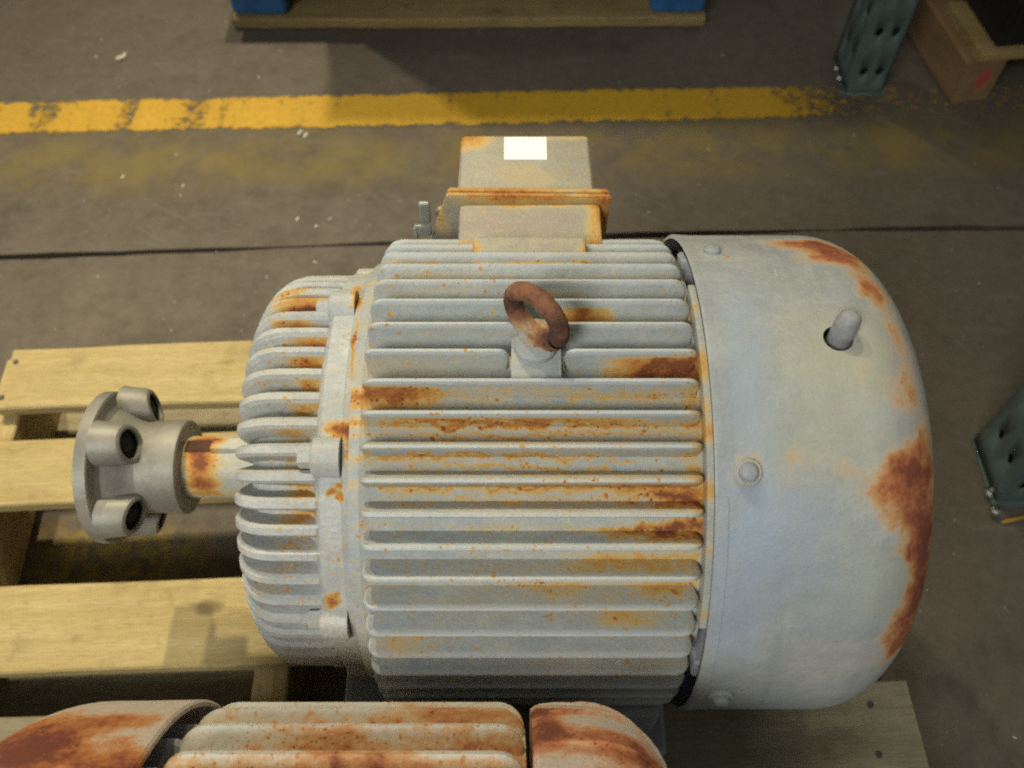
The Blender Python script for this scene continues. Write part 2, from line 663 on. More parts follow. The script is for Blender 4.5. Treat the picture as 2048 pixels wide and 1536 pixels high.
# paint chips, grit and splinters nobody would count
CHIP = plain('pale_chips', (.55, .52, .44), .8)
b = bmesh.new()
rnd = random.Random(21)
spots = [(-.69, .98, .010), (-.685, .99, .007), (-.735, .985, .003), (-.62, .69, .004), (-.545, .74, .0025), (-.52, .67, .004), (-.35, .79, .009), (-.34, .785, .007), (-.33, .60, .005), (-.28, .60, .004), (-.30, .585, .004), (-.385, -.107, .011), (-.37, -.100, .012), (-.48, -.125, .007), (-.44, .93, .003), (-.41, 1.0, .003)]
for _ in range(150):
    spots.append((rnd.uniform(-.95, .75), rnd.uniform(-.5, 1.15), abs(rnd.gauss(.0, .0013)) + .0006))
for (x, y, s) in spots:
    c = bmesh.new()
    bmesh.ops.create_icosphere(c, subdivisions=1, radius=1)
    M = Matrix.Translation((x, y, s * .22)) @ Matrix.Rotation(rnd.uniform(0, 6.28), 4, 'Z') @ Matrix.Diagonal((s * rnd.uniform(.8, 1.3), s * rnd.uniform(.3, .6), s * .3, 1))
    join(b, c, M)
d = obj('floor_debris', b, CHIP)
d['kind'] = 'stuff'
d['label'] = 'pale paint chips and grit scattered on the concrete'
d['category'] = 'debris'

# ------------------------------------------------------------------ pallet under the motors
PINE = wood('pale_pine', (.41, .312, .128), (.485, .385, .19), (.275, .205, .092))
PINE2 = wood('weathered_pine', (.27, .23, .145), (.34, .295, .19), (.17, .145, .095), stain=.6)
NAIL = plain('dull_nail', (.10, .085, .07), .6, .6)
pal = thing('wooden_pallet', 'pale pine pallet on the concrete carrying the two motors', 'pallet', (0, 0, 0), R(2.4))
T = .017
nail_b = zcyl([(0, 0), (0, .0034), (.0012, .0030), (.0016, 0)], 10)
nail0 = None
STR = (-.598, -.250, .055, .345)


def board(y, W, x0, x1, mat, seed):
    global nail0, nail_b
    o = obj('deck_board', plank(x1 - x0, W, T, seed), mat, pal, ((x0 + x1) / 2, y, PT - T / 2), smooth=30)
    for sx in STR:
        for dy in (-.027, .024):
            px = sx + random.uniform(-.008, .008) - (x0 + x1) / 2
            if nail0 is None:
                nail0 = obj('nail', nail_b, NAIL, o, (px, dy, T / 2 - .0004))
            else:
                again(nail0, o, (px, dy + random.uniform(-.006, .006), T / 2 - .0004))
    return o


board(.250, .088, -.598, .372, PINE, 1)
board(.122, .083, -.66, .378, PINE, 2)
board(-.057, .092, -.66, .379, PINE, 3)
board(-.192, .092, -.66, .384, PINE2, 4)
board(-.325, .090, -.66, .384, PINE2, 5)
board(-.455, .090, -.66, .384, PINE2, 6)
st = None
for sx in STR:
    if st is None:
        bb = plank(.80, .036, PT - 2 * T - .004, 31)
        st = obj('stringer', bb, PINE, pal, (sx, -.11, PT / 2 - .001), (0, 0, R(90)), 30)
    else:
        again(st, pal, (sx, -.11, PT / 2 - .001), (0, 0, R(90)))
for k, (y, W) in enumerate(((.245, .088), (-.12, .09), (-.45, .09))):
    obj('bottom_board', plank(1.0, W, T, 50 + k), PINE2, pal, (-.10, y, T / 2 + .002), smooth=30)


# ------------------------------------------------------------------ the grey motor
def place_ring(src, parent, angles, z=AZ):
    """copies of a rib built pointing up, turned about the shaft"""
    for i, a in enumerate(angles):
        if i == 0:
            src.location = (0, 0, z)
            src.rotation_euler = (R(90 - a), 0, 0)
        else:
            again(src, parent, (0, 0, z), (R(90 - a), 0, 0))


def rounded_fin(x0, x1, r0, r1, rad, t_tip, t_base, n=6):
    outer = [(x0, r0)] + arc_pts(x0 + rad, r1 - rad, rad, 180, 90, n) + [(x0 + (x1 - x0) * k / 4, r1) for k in (1, 2, 3)] + arc_pts(x1 - rad, r1 - rad, rad, 90, 0, n) + [(x1, r0)]
    m = len(outer)
    outer[0] = (x0, r0 + .004)
    outer[-1] = (x1, r0 + .004)
    basep = [(min(max(p[0], x0 + .003), x1 - .003), r0) for p in outer]
    return fin_mesh(outer, basep, t_tip, t_base)


mot = thing('electric_motor', 'big grey finned motor with eye bolt and junction box on the pallet', 'motor', (0, 0, PT))

fb = []
fb += [(-.088, 78.3, .040, 2.9, .80, 1), (-.02, 78.8, .10, 1.8, .30, 1), (.09, 78.2, .05, 2.0, .36, 1)]
fb += [(-.045, 72.4, .11, 1.2, .80, 1), (.07, 71.6, .09, 1.4, .50, 1)]
fb += [(.105, 84.6, .042, 3.2, .95, 1), (.12, 84.0, .03, 2.6, .4, 1)]
fb += [(.052, 97.8, .024, 3.2, .85, 1)]
fb += [(-.065, 116.6, .05, 2.6, .70, 1), (.02, 116.2, .06, 2.4, .75, 1), (.065, 116.6, .03, 2.2, .5, 1), (.07, 122.5, .022, 2.0, .5, 1)]
fb += [(-.03, 64.6, .12, 1.3, .36, 1), (.0, 57.9, .17, 1.4, .36, 1), (.10, 57.5, .04, 2.3, .55, 1)]
fb += [(.115, 55.2, .026, 1.8, .95, 1), (.10, 48.8, .042, 2.1, .95, 1), (.118, 50.4, .02, 2.4, .45, 1)]
fb += [(.085, 42.0, .06, 2.4, .50, 1), (.112, 36.0, .03, 2.5, .45, 1), (.03, 36, .05, 2, .28, 1), (-.075, 22, .03, 3, .35), (.08, 29, .04, 3, .30, 1)]
fb += [(.126, 66, .012, 26, .30), (-.01, 108, .06, 2, .22, 1), (.06, 110, .03, 2, .25, 1)]
for (dg_, st_) in ((69.6, .50), (65.0, .34), (62.2, .42), (58.9, .45), (55.6, .38), (49.4, .30), (44.6, .22), (76.0, .25)):
    fb.append((.0, dg_, .15, .62, st_, 1))
fb += [(-.02, 67.8, .10, 1.4, .22), (.06, 60.5, .08, 2.2, .24), (.07, 34, .06, 9, .14), (-.05, 30, .06, 7, .10)]
PAINT = aged_paint('grey_enamel_frame', mot, fb, groove=(.194, .189), stain=.5, speck=.6, tip=(.1925, .1955, .55))

# frame barrel
bm = lathe([(-.112, .10), (-.112, .176), (-.1045, .1785), (-.1025, .1780), (-.099, .1772), (.126, .1772), (.1285, .1775), (.1335, .1775), (.1335, .10)], 128)
frame = obj('frame', bm, PAINT, mot, (0, 0, AZ))
SP = 360 / 54
fin0 = obj('cooling_fin', rounded_fin(-.1025, .1285, .1725, .197, .0105, .0037, .0130), PAINT, mot)
skip = {90 + SP / 2 - SP}
angs = [90 + SP / 2 + SP * k for k in range(54)]
angs = [a % 360 for a in angs]
full = [a for a in angs if not (abs(a - (90 - SP / 2)) < .1) and not (205 < a < 335)]
place_ring(fin0, mot, full)
# the fin that the eye bolt pad interrupts comes in two lengths
a_cut = 90 - SP / 2
s1 = obj('cooling_fin', rounded_fin(-.1025, -.002, .1725, .197, .008, .0037, .0130), PAINT, mot, (0, 0, AZ), (R(90 - a_cut), 0, 0))
s2 = obj('cooling_fin', rounded_fin(.0365, .1285, .1725, .197, .008, .0037, .0130), PAINT, mot, (0, 0, AZ), (R(90 - a_cut), 0, 0))

# eye bolt pad and eye bolt
EX = .0165
bm = ring_arc(EX - .0170, EX + .0175, .170, .1885, 79, 96.5, 24)
pad = obj('lifting_pad', bm, PAINT, mot, (0, 0, AZ), smooth=8)
lp = obj('pad_boss', zcyl([(-.008, 0), (-.008, .0158), (-.0005, .0152), (.0012, .0138), (.0016, 0)], 28, None, (0, 0, 0)), PAINT, pad, (EX, -.0025, .1925))
er = [((0, 0, .0), (.02, .02, .03), .5)]
eye_root = thing('eye_bolt', 'x', 'x', (EX, .0045, AZ + .1945))
for k in ('label', 'category'):
    del eye_root[k]
eye_root.parent = mot
EYE = aged_paint('rusty_eye_bolt', eye_root, [((.0, 0, .034), (.040, .040, .034), .98), ((.016, -.012, .016), (.022, .022, .022), .9), ((-.016, .012, .018), (.018, .020, .016), .75)], mode='xyz', speck=.5, edge=.004,
                 rust=[(0, (.58, .50, .34)), (.3, (.42, .26, .12)), (.6, (.26, .115, .06)), (.85, (.17, .075, .045)), (1, (.09, .042, .03))])
RA = .0212
ringp = []
for i in range(40):
    t = 2 * math.pi * i / 40
    ringp.append((RA * math.cos(t), 0,   .0188 + RA * 1.0 * math.sin(t)))
rb_ = tube(ringp, [.0068 if math.sin(2 * math.pi * i / 40) > -.6 else .0074 for i in range(40)], 16, closed=True)
obj('ring', rb_, EYE, eye_root, (0, 0, 0), (0, 0, R(-42)), 60)
obj('collar', zcyl([(-.002, 0), (-.002, .0120), (.0004, .0120), (.0016, .0105), (.0030, .0080), (.0036, 0)], 28), EYE, eye_root, (0, 0, 0))

# terminal box on the far side
BXR = thing('terminal_box', 'x', 'x', (0, 0, 0))
for k in ('label', 'category'):
    del BXR[k]
BXR.parent = mot
z0 = AZ
bl = [((-.042, .252, z0 + .145), (.026, .018, .03), .75), ((.055, .255, z0 + .146), (.045, .008, .01), .35), ((.012, .205, z0 + .145), (.035, .022, .01), .27),
      ((.0, .181, z0 + .153), (.10, .010, .006), .80), ((.082, .176, z0 + .13), (.012, .03, .05), .75), ((.07, .15, z0 + .146), (.012, .04, .02), .45),
      ((.012, .1735, z0 + .146), (.07, .006, .008), .55), ((.01, .128, z0 + .146), (.07, .006, .02), .6), ((-.06, .178, z0 + .12), (.008, .02, .03), .4),
      ((-.034, .10, z0 + .17), (.010, .02, .02), .8), ((.062, .10, z0 + .17), (.012, .02, .02), .9), ((.01, .088, z0 + .17), (.06, .006, .02), .6)]
BOXM = aged_paint('grey_enamel_box', mot, bl, mode='xyz', speck=.25, edge=.006, base=((.325, .305, .235), (.35, .325, .24), (.29, .28, .23)),
                  washes=(([((.0, .15, z0 + .145), (.07, .022, .02), 1.0)], (.29, .235, .20), .7),))
obj('neck', box(-.031, .0585, .066, .120, AZ + .10, AZ + .1660, .003, 2), BOXM, BXR)
obj('box_body', box(-.0445, .0745, .105, .176, AZ - .03, AZ + .146, .004, 2), BOXM, BXR)


def prism_y(poly, y0, y1, bev=.0):
    b = bmesh.new()
    a = [b.verts.new((x, y0, z)) for (x, z) in poly]
    c = [b.verts.new((x, y1, z)) for (x, z) in poly]
    n = len(poly)
    b.faces.new(a)
    b.faces.new(c[::-1])
    for i in range(n):
        b.faces.new((a[i], c[i], c[(i + 1) % n], a[(i + 1) % n]))
    if bev:
        bmesh.ops.recalc_face_normals(b, faces=b.faces[:])
        bmesh.ops.bevel(b, geom=b.edges[:], offset=bev, segments=2, affect='EDGES')
    return b


poly = [(-.0545, AZ + .1535), (.0830, AZ + .1515), (.0815, AZ - .04), (-.082, AZ - .04), (-.082, AZ + .066)]
obj('flange', prism_y(poly, .1745, .1800, .0012), BOXM, BXR)
poly2 = [(-.0535, AZ + .1525), (.0820, AZ + .1505), (.0805, AZ - .04), (-.081, AZ - .04), (-.081, AZ + .067)]
lid_f = obj('lid', prism_y(poly2, .1806, .1866, .0012), BOXM, BXR)
bm = box(-.0470, .0705, .1866, .2570, AZ - .03, AZ + .1465, .005, 3)
for v in bm.verts:
    t = (v.co.y - .1866) / .07
    v.co.x = .012 + (v.co.x - .012) * (1 - .03 * t)
lid = obj('lid_box', bm, BOXM, lid_f)
STK = plain('white_paper_label', (.93, .93, .90), .55, var=.02, bump=.05)
obj('paper_label', box(-.0068, .0305, .2245, .2525, AZ + .14655, AZ + .1470), STK, BXR, smooth=0)
for (sx, sz) in ((.078, .11), (.078, .0), (-.062, .12), (-.075, .02)):
    bm = lathe([(0, 0), (0, .0052), (.004, .0052), (.0048, .004), (.0048, 0)], 6)
    for v in bm.verts:
        v.co = Vector((v.co.y, v.co.x, v.co.z))
    obj('cover_screw', bm, BOXM, BXR, (sx, .1866, AZ + sz))
# bent clip of the earth lead beside the box
GREY = plain('dull_zinc', (.34, .36, .33), .5, .4)
bm = tube([(-.081, .165, AZ + .085), (-.0835, .170, AZ + .10), (-.084, .172, AZ + .118)], .0017, 8)
box(-.0800, -.0700, .1755, .181, AZ + .118, AZ + .142, .002, 2, bm)
box(-.0850, -.0700, .171, .1745, AZ + .108, AZ + .120, .0015, 2, bm)
obj('earth_clip', bm, GREY, BXR)

# drive end shield
eb = []
for (x, a, s) in ((-.158, 113.5, .9), (-.165, 107, .85), (-.148, 100.2, .85), (-.147, 93.4, .9), (-.147, 87, .9), (-.145, 80.2, .85), (-.150, 73.4, .55), (-.158, 67, .35), (-.152, 60, .6), (-.150, 53.4, .85), (-.152, 47, .8), (-.16, 40, .5), (-.165, 33.4, .45), (-.17, 27, .3)):
    eb.append((x + random.uniform(-.004, .004), a - .4, random.uniform(.015, .023), random.uniform(2.6, 3.3), s * 1.15, 1))
eb += [(-.175, 120, .018, 4, .6), (-.160, 113, .03, 2.2, .6)]
eb += [(-.117, 71.5, .007, 2.0, .95), (-.123, 72.0, .010, 2.2, .55), (-.1135, 67, .0022, 5, .85), (-.124, 56.6, .0040, 1.3, .95), (-.119, 58.2, .003, 1.0, .9), (-.118, 55.6, .003, 1.5, .7),
       (-.128, 28.0, .005, 2.2, .95), (-.124, 30.3, .003, 1.4, .7), (-.130, 26, .004, 1.5, .6), (-.1155, 95, .0022, 9, .85), (-.117, 110, .005, 4, .7), (-.122, 119, .006, 3, .6), (-.113, 84, .0025, 4, .55)]
BELL = aged_paint('grey_enamel_end_shield', mot, eb, groove=(.166, .159), speck=.55, base=((.42, .445, .45), (.51, .515, .475), (.385, .42, .44)), edge=.006, stain=.25)
bell = obj('end_shield', lathe([(-.1125, .09), (-.1125, .1700), (-.117, .1710), (-.1185, .1680), (-.133, .1675), (-.1365, .163), (-.140, .154), (-.146, .148), (-.158, .1475), (-.172, .1465), (-.182, .141), (-.1895, .131), (-.1945, .114), (-.1965, .085), (-.197, .070), (-.196, .060), (-.197, .036), (-.194, .034), (-.19, .0)], 128), BELL, mot, (0, 0, AZ))
outer = [(-.131, .163), (-.137, .1665), (-.150, .1668), (-.163, .1665)] + arc_pts(-.1690, .1345, .0320, 90, 180, 8) + [(-.2012, .112), (-.2006, .085), (-.1985, .062)]
core = [(-.128, .155), (-.133, .155), (-.140, .146), (-.147, .139), (-.152, .139), (-.157, .137), (-.162, .134), (-.168, .131), (-.173, .127), (-.178, .122), (-.183, .116), (-.186, .110), (-.187, .10), (-.188, .09), (-.190, .075), (-.192, .058)]
core = core[:len(outer)]
while len(core) < len(outer):
    core.append(core[-1])
rib0 = obj('rib', fin_mesh(outer, core, .0088, .0165), BELL, bell)
SPB = 360 / 54
place_ring(rib0, bell, [(60.2 + SPB * k) % 360 for k in range(54)], 0)
boss0 = None
for k, a in enumerate((65, 110, 155, 200, 245, 290, 335, 20)):
    M = (0, 0, 0)
    if boss0 is None:
        bm = lathe([(-.1390, 0), (-.1390, .0125), (-.1370, .0148), (-.1185, .0155), (-.1185, 0)], 28, cz=.1625)
        box(-.1375, -.1188, -.0150, .0150, .145, .1625, .001, 1, bm)
        boss0 = obj('bolt_boss', bm, BELL, bell, M, (R(90 - a), 0, 0))
        bm = lathe([(-.1490, 0), (-.1490, .0068), (-.1475, .0078), (-.1400, .0078), (-.1400, 0)], 6, cz=.1625)
        # sub-part level is used up under end_shield: the head rides on the shield itself
        bolt0 = obj('bolt_head', bm, BELL, bell, M, (R(90 - a), 0, 0))
    else:
        again(boss0, bell, M, (R(90 - a), 0, 0))
        again(bolt0, bell, M, (R(90 - a), 0, 0))

# shaft with its key, coupling half
SH = aged_paint('bare_steel_shaft', mot, [(-.262, 78, .016, 90, .75), (-.262, 112, .022, 12, .95), (-.262, 30, .014, 14, .8), (-.268, 100, .012, 50, .7), (-.235, 5, .07, 12, .4)], speck=.15, base=((.42, .43, .38), (.50, .50, .43), (.38, .39, .35)), edge=.006)
DARKRUST = plain('keyway_rust', (.10, .045, .022), .9, var=.5, scale=120)
shaft = obj('shaft', lathe([(-.185, 0), (-.185, .0345), (-.199, .0345), (-.200, .0270), (-.345, .0268), (-.346, 0)], 64), SH, mot, (0, 0, AZ))
kb = box(-.2565, -.2, -.0062, .0062, .018, .0305, .0006, 1)
obj('key', kb, SH, shaft, (0, 0, 0), (R(90 - 104), 0, 0))
obj('keyway', box(-.279, -.2570, -.0060, .0060, .0225, .0272, 0), DARKRUST, shaft, (0, 0, 0), (R(90 - 104), 0, 0))

CP = NT('cast_steel_coupling')
co = CP.obco()
n1 = CP.noise(co, 26, 5, .65)
n2 = CP.noise(co, 240, 3, .6)
cc = CP.mix(CP.mapr(n1, .35, .68), (.20, .19, .165), (.29, .28, .235))
cc = CP.mix(CP.mapr(n2, .5, .8, 0, .35), cc, (.26, .24, .22))
cc = CP.mix(CP.mapr(CP.noise(co, 14, 4, .6), .55, .7, 0, .5), cc, (.42, .34, .26))
CP.set(**{'Base Color': cc, 'Roughness': .55, 'Metallic': .25})
CP.bump(CP.math('ADD', n1, n2), .25, .001)
CPM = CP.m
BORE_SHADE = plain('bore_shade_black', (.012, .012, .012), .7, .3, scale=80)  # near-black colour standing in for the shade inside the coupling bores
cpl = obj('coupling_hub', lathe([(-.335, 0), (-.335, .0398), (-.300, .0402), (-.2850, .0415), (-.2818, .0408), (-.2808, .0388), (-.2808, .0268), (-.2828, .0262), (-.2828, 0)], 72), CPM, mot, (0, 0, AZ))
obj('flange', lathe([(-.3545, 0), (-.3545, .0635), (-.3535, .0660), (-.3435, .0660), (-.3425, .0645), (-.3410, .0560), (-.3380, .0520), (-.3310, .0490), (-.3260, .0450), (-.3200, .0415), (-.3150, .0400), (-.3150, 0)], 96), CPM, cpl)
bo = None
rr = .0520


def slant(b_):
    for v in b_.verts:
        if v.co.x > -.3365:
            wgt = min(1, (v.co.x + .3365) / .012)
            v.co.x -= .30 * (v.co.z - rr) * wgt
    return b_


for k in range(5):
    a = 62.7 + 21 + 72 * k
    if bo is None:
        # socket: thick rim round a blind bore, its face dressed at a slant
        bm = slant(lathe([(-.342, 0), (-.342, .0198), (-.334, .0186), (-.3190, .0176), (-.3152, .0164), (-.3142, .0146), (-.3144, .0126), (-.336, .0124), (-.349, .0124), (-.349, 0)], 36, cz=rr))
        bo = obj('bolt_socket', bm, CPM, cpl, (0, 0, 0), (R(90 - a), 0, 0))
        bm = lathe([(-.3360, 0), (-.3360, .0123), (-.3190, .0123), (-.3190, 0)], 24, cz=rr)  # plug filling the bore, its depth shade painted near-black; bolt hex on top
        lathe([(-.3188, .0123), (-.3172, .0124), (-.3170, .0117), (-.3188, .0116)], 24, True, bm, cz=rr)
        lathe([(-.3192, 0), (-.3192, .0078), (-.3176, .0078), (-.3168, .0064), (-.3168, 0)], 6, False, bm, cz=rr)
        sc0 = obj('bore_shade_bolt', slant(bm), BORE_SHADE, cpl, (0, 0, 0), (R(90 - a), 0, 0))
    else:
        again(bo, cpl, (0, 0, 0), (R(90 - a), 0, 0))
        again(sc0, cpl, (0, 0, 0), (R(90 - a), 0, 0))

# feet
FOOT = plain('grey_enamel_feet', (.34, .36, .38), .6, var=.25)
for sy in (-1, 1):
    for sx in (-1, 1):
        cx = -.108 if sx < 0 else .098
        bm = box(cx - .045, cx + .045, min(sy * .205, sy * .10), max(sy * .205, sy * .10), 0, .028, .004, 2)
        box(cx - .036, cx + .030, min(sy * .19, sy * .10), max(sy * .19, sy * .10), .020, .115, .006, 2, bm)
        obj('foot', bm, FOOT, mot)

# fan end: rear shield, rim ring, fan cover
RIM = aged_paint('rusty_rim', mot, [(.13, 84, .02, 5, .65), (.13, 70, .02, 4, .55), (.13, 76, .02, 2, .3), (.13, 58, .02, 3, .5), (.13, 99, .02, 3, .3), (.13, 46, .02, 2, .25), (.13, 31, .02, 3, .3)], speck=.4, stain=.1, pepper=.2, base=((.40, .42, .40), (.46, .465, .41), (.35, .38, .38)), edge=.008)
rear = obj('rear_shield', lathe([(.1340, .02), (.1340, .165), (.150, .160), (.175, .13), (.20, .11), (.205, .03), (.205, 0)], 96), FOOT, mot, (0, 0, AZ))
obj('rim_ring', ring_arc(.1300, .1385, .160, .1915, 27, 107, 60), RIM, rear)
for a in (14, 120, 160, 200):
    obj('cover_bracket', box(.130, .150, -.010, .010, .150, .1945, .002, 1), FOOT, rear, (0, 0, 0), (R(90 - a), 0, 0))
cb = [(.225, 124, .030, 4, .75), (.25, 121, .028, 5, .85), (.246, 115, .030, 5, .85), (.262, 104, .018, 7, .7), (.270, 93, .012, 5, .4), (.264, 77, .016, 5, .40), (.270, 84, .008, 8, .3),
      (.268, 64, .022, 5.5, .75), (.262, 58, .030, 7.5, .80), (.276, 50, .020, 8, .85), (.282, 42, .016, 9, .75), (.280, 33, .020, 8, .85), (.270, 25, .020, 7, .70), (.285, 70, .012, 6, .5), (.285, 20, .02, 6, .5),
      (.190, 63.5, .012, 4.5, .30), (.219, 62.6, .016, 3.2, .24), (.153, 63.0, .013, 3.4, .36), (.163, 116.2, .0035, 1.2, .75), (.236, 82.5, .010, 3, .16)]
wash = (([(.160, 78, .018, 30, .8), (.15, 40, .030, 26, .8), (.185, 50, .035, 11, .7), (.215, 36, .03, 9, .5)], (.32, .385, .465), .95),
        ([(.225, 84, .05, 14, 1), (.20, 66, .05, 8, .6), (.24, 40, .04, 10, .5)], (.43, .435, .315), .75),
        ([(.270, 84, .02, 14, .8), (.25, 20, .06, 8, .4)], (.44, .36, .33), .7))
COVER = aged_paint('grey_enamel_cover', mot, cb, speck=.16, base=((.355, .385, .395), (.405, .42, .395), (.315, .355, .39)), streak=.55, dent=.6, pepper=.16, washes=wash, edge=.014, stain=.16,
                   rust=[(0, (.60, .52, .38)), (.32, (.52, .33, .17)), (.58, (.42, .17, .065)), (.82, (.30, .09, .04)), (1.0, (.20, .06, .035))])
prof = [(.1335, .1960), (.1338, .1990), (.1350, .2008), (.1400, .2006), (.15, .2), (.17, .2), (.19, .2), (.21, .2)] + arc_pts(.237, .137, .063, 90, 8, 12) + [(.3005, .120), (.3005, .112), (.2975, .112), (.2975, .128)] + arc_pts(.237, .137, .060, 8, 90, 10) + [(.19, .197), (.14, .197), (.136, .1955)]
bm = lathe(prof, 240, closed=True)
cover = obj('fan_cover', bm, COVER, mot, (0, 0, AZ))
# hole for the grease pipe
cut = obj('cutter', zcyl([(.17, 0), (.17, .0104), (.23, .0104), (.23, 0)], 32), None, None, (.2245, -.004, PT + AZ), smooth=0)
md = cover.modifiers.new('hole', 'BOOLEAN')
md.object = cut
md.operation = 'DIFFERENCE'
md.solver = 'EXACT'
bpy.context.view_layer.update()
dg = bpy.context.evaluated_depsgraph_get()
newm = bpy.data.meshes.new_from_object(cover.evaluated_get(dg))
cover.modifiers.clear()
cover.data = newm
for p in newm.polygons:
    p.use_smooth = True
nrm = []
for v in newm.vertices:
    rr_ = math.hypot(v.co.y, v.co.z)
    ry, rz_ = v.co.y / rr_, v.co.z / rr_
    if v.co.x <= .237:
        nx, nr = (-.6, .8) if v.co.x < .1345 else (0, 1)
    else:
        L_ = max(1e-6, math.hypot(v.co.x - .237, rr_ - .137))
        nx, nr = (v.co.x - .237) / L_, (rr_ - .137) / L_
    dist = math.hypot(max(0, v.co.x - .237), rr_ - .137)
    if (v.co.x <= .237 and rr_ < .1985) or (v.co.x > .237 and dist < .0615):
        nx, nr = -nx, -nr
    nrm.append((nx, nr * ry, nr * rz_))
newm.normals_split_custom_set_from_vertices(nrm)
cover.cycles.shadow_terminator_geometry_offset = 0.3
bpy.data.objects.remove(cut)
PIPE = plain('painted_pipe', (.37, .38, .39), .55, .0, var=.3, scale=90)
obj('grease_pipe', zcyl([(.15, 0), (.15, .0085), (.210, .0085), (.2155, .0078), (.2185, .0055), (.2195, .002), (.2195, 0)], 24), PIPE, cover, (.2250, -.0025, 0), (R(-1), R(1), 0), 50)


def dome_bolt(parent, x, a, r, s, mat, mat2):
    bm = zcyl([(-.002, 0), (-.002, s), (.0012, s), (.002, s * .93), (.002, 0)], 28)
    o = obj('bolt_washer', bm, mat2, parent)
    o.location = (x, -r * math.cos(R(a)), r * math.sin(R(a)))
    o.rotation_euler = (R(90 - a), 0, 0)
    bm = zcyl([(0, 0), (0, s * .68), (.0045, s * .66), (.0065, s * .5), (.0072, s * .2), (.0072, 0)], 24)
    o2 = obj('bolt_head', bm, mat, parent)
    o2.location = o.location
    o2.rotation_euler = o.rotation_euler


WB = plain('worn_bolt', (.36, .39, .41), .5)
dome_bolt(cover, .1545, 61.6, .2003, .0095, WB, RIM)
for a in (5, -55, 177):
    dome_bolt(cover, .1545, a, .2003, .0095, COVER, RIM)
dome_bolt(cover, .1530, 117.5, .1985, .0100, WB, COVER)
# folded rim strip below the side bolt
obj('rim_strip', ring_arc(.1332, .1420, .1985, .2012, 12, 57, 50), COVER, cover)
# guard grille on the closed end
gb = bmesh.new()
for rr in (.102, .086, .070, .054, .038, .022):
    tube([(.2990, rr * math.cos(2 * math.pi * i / 48), rr * math.sin(2 * math.pi * i / 48)) for i in range(48)], .0022, 6, gb, closed=True)
for k in range(4):
    aa = R(45 + 90 * k)
    tube([(.2985, .012 * math.cos(aa), .012 * math.sin(aa)), (.2985, .118 * math.cos(aa), .118 * math.sin(aa))], .003, 6, gb)
obj('grille', gb, COVER, cover)

# ------------------------------------------------------------------ the rusty motor in front
M2Y, M2Z, R2 = -.394, .225, .185
mo2 = thing('electric_motor', 'heavily rusted motor in front, only its top showing along the bottom edge', 'motor', (0, M2Y, PT))
r2b = [(-.09, 150, .13, 3.2, .85), (-.02, 141, .05, 3.2, .85), (-.10, 141, .07, 3.5, .55), (-.16, 150, .05, 3, .6), (-.12, 131, .10, 4, .75), (.0, 131, .03, 4, .5), (-.17, 139, .03, 2.5, .5), (-.05, 158, .1, 3, .5)]
P2 = aged_paint('rusted_enamel_frame', mo2, r2b, axis_z=M2Z, groove=(.181, .171), speck=.35, general=.72, rust=[(0, (.56, .46, .36)), (.34, (.53, .35, .19)), (.62, (.46, .22, .09)), (.86, (.31, .115, .05)), (1, (.2, .07, .04))], tip=(.181, .1835, .5), base=((.50, .47, .39), (.58, .55, .43), (.44, .44, .42)))
c2b = [(-.30, 146, .05, 6, .75), (-.33, 138, .06, 7, .8), (-.27, 136, .035, 7, .85), (-.24, 146, .03, 5, .65), (-.29, 128, .06, 6, .7), (-.225, 130, .02, 9, .75), (-.35, 150, .03, 9, .7)]
C2 = aged_paint('rusted_enamel_cover', mo2, c2b, axis_z=M2Z, speck=.3, general=.5, base=((.50, .43, .38), (.55, .47, .41), (.45, .42, .40)),
                rust=[(0, (.60, .48, .40)), (.32, (.50, .28, .14)), (.58, (.42, .16, .05)), (.82, (.27, .085, .035)), (1.0, (.17, .05, .03))])
e2b = [(.05, 140, .06, 7, .55), (.03, 156, .05, 4, .8), (.02, 146, .015, 9, .8), (.085, 138, .03, 10, .5), (.06, 128, .05, 4, .75)]
E2 = aged_paint('rusted_enamel_shield', mo2, e2b, axis_z=M2Z, speck=.35, general=.42, base=((.52, .44, .39), (.58, .50, .43), (.46, .44, .38)),
                rust=[(0, (.62, .48, .40)), (.32, (.52, .29, .17)), (.58, (.44, .18, .075)), (.82, (.30, .10, .045)), (1.0, (.18, .06, .035))])
obj('frame', lathe([(-.205, .08), (-.205, .1665), (-.200, .168), (.004, .168), (.0085, .1675), (.0085, .08)], 112), P2, mo2, (0, 0, M2Z))
f2 = obj('cooling_fin', rounded_fin(-.205, .0085, .163, R2, .018, .0062, .0190), P2, mo2)
place_ring(f2, mo2, [a % 360 for a in range(-35, 216, 10)], M2Z)
prof = [(-.2115, .1820), (-.2118, .1845), (-.2135, .1862), (-.220, .1860), (-.245, .1855), (-.262, .1853)] + arc_pts(-.272, .1003, .085, 90, 172, 14) + [(-.357, .10), (-.354, .10)] + arc_pts(-.272, .1003, .082, 172, 90, 10) + [(-.24, .1825), (-.214, .1825)]
cv2 = obj('fan_cover', lathe(prof, 112, closed=True), C2, mo2, (0, 0, M2Z))
gb = bmesh.new()
for rr in (.094, .078, .062, .046, .030, .015):
    tube([(-.3545, rr * math.cos(2 * math.pi * i / 40), rr * math.sin(2 * math.pi * i / 40)) for i in range(40)], .0022, 6, gb, closed=True)
for k in range(4):
    aa = R(45 + 90 * k)
    tube([(-.354, .01 * math.cos(aa), .01 * math.sin(aa)), (-.354, .104 * math.cos(aa), .104 * math.sin(aa))], .003, 6, gb)
obj('grille', gb, C2, cv2)
rs2 = obj('rear_shield', lathe([(-.204, .02), (-.204, .150), (-.222, .146), (-.25, .12), (-.29, .09), (-.295, 0)], 80), FOOT, mo2, (0, 0, M2Z))
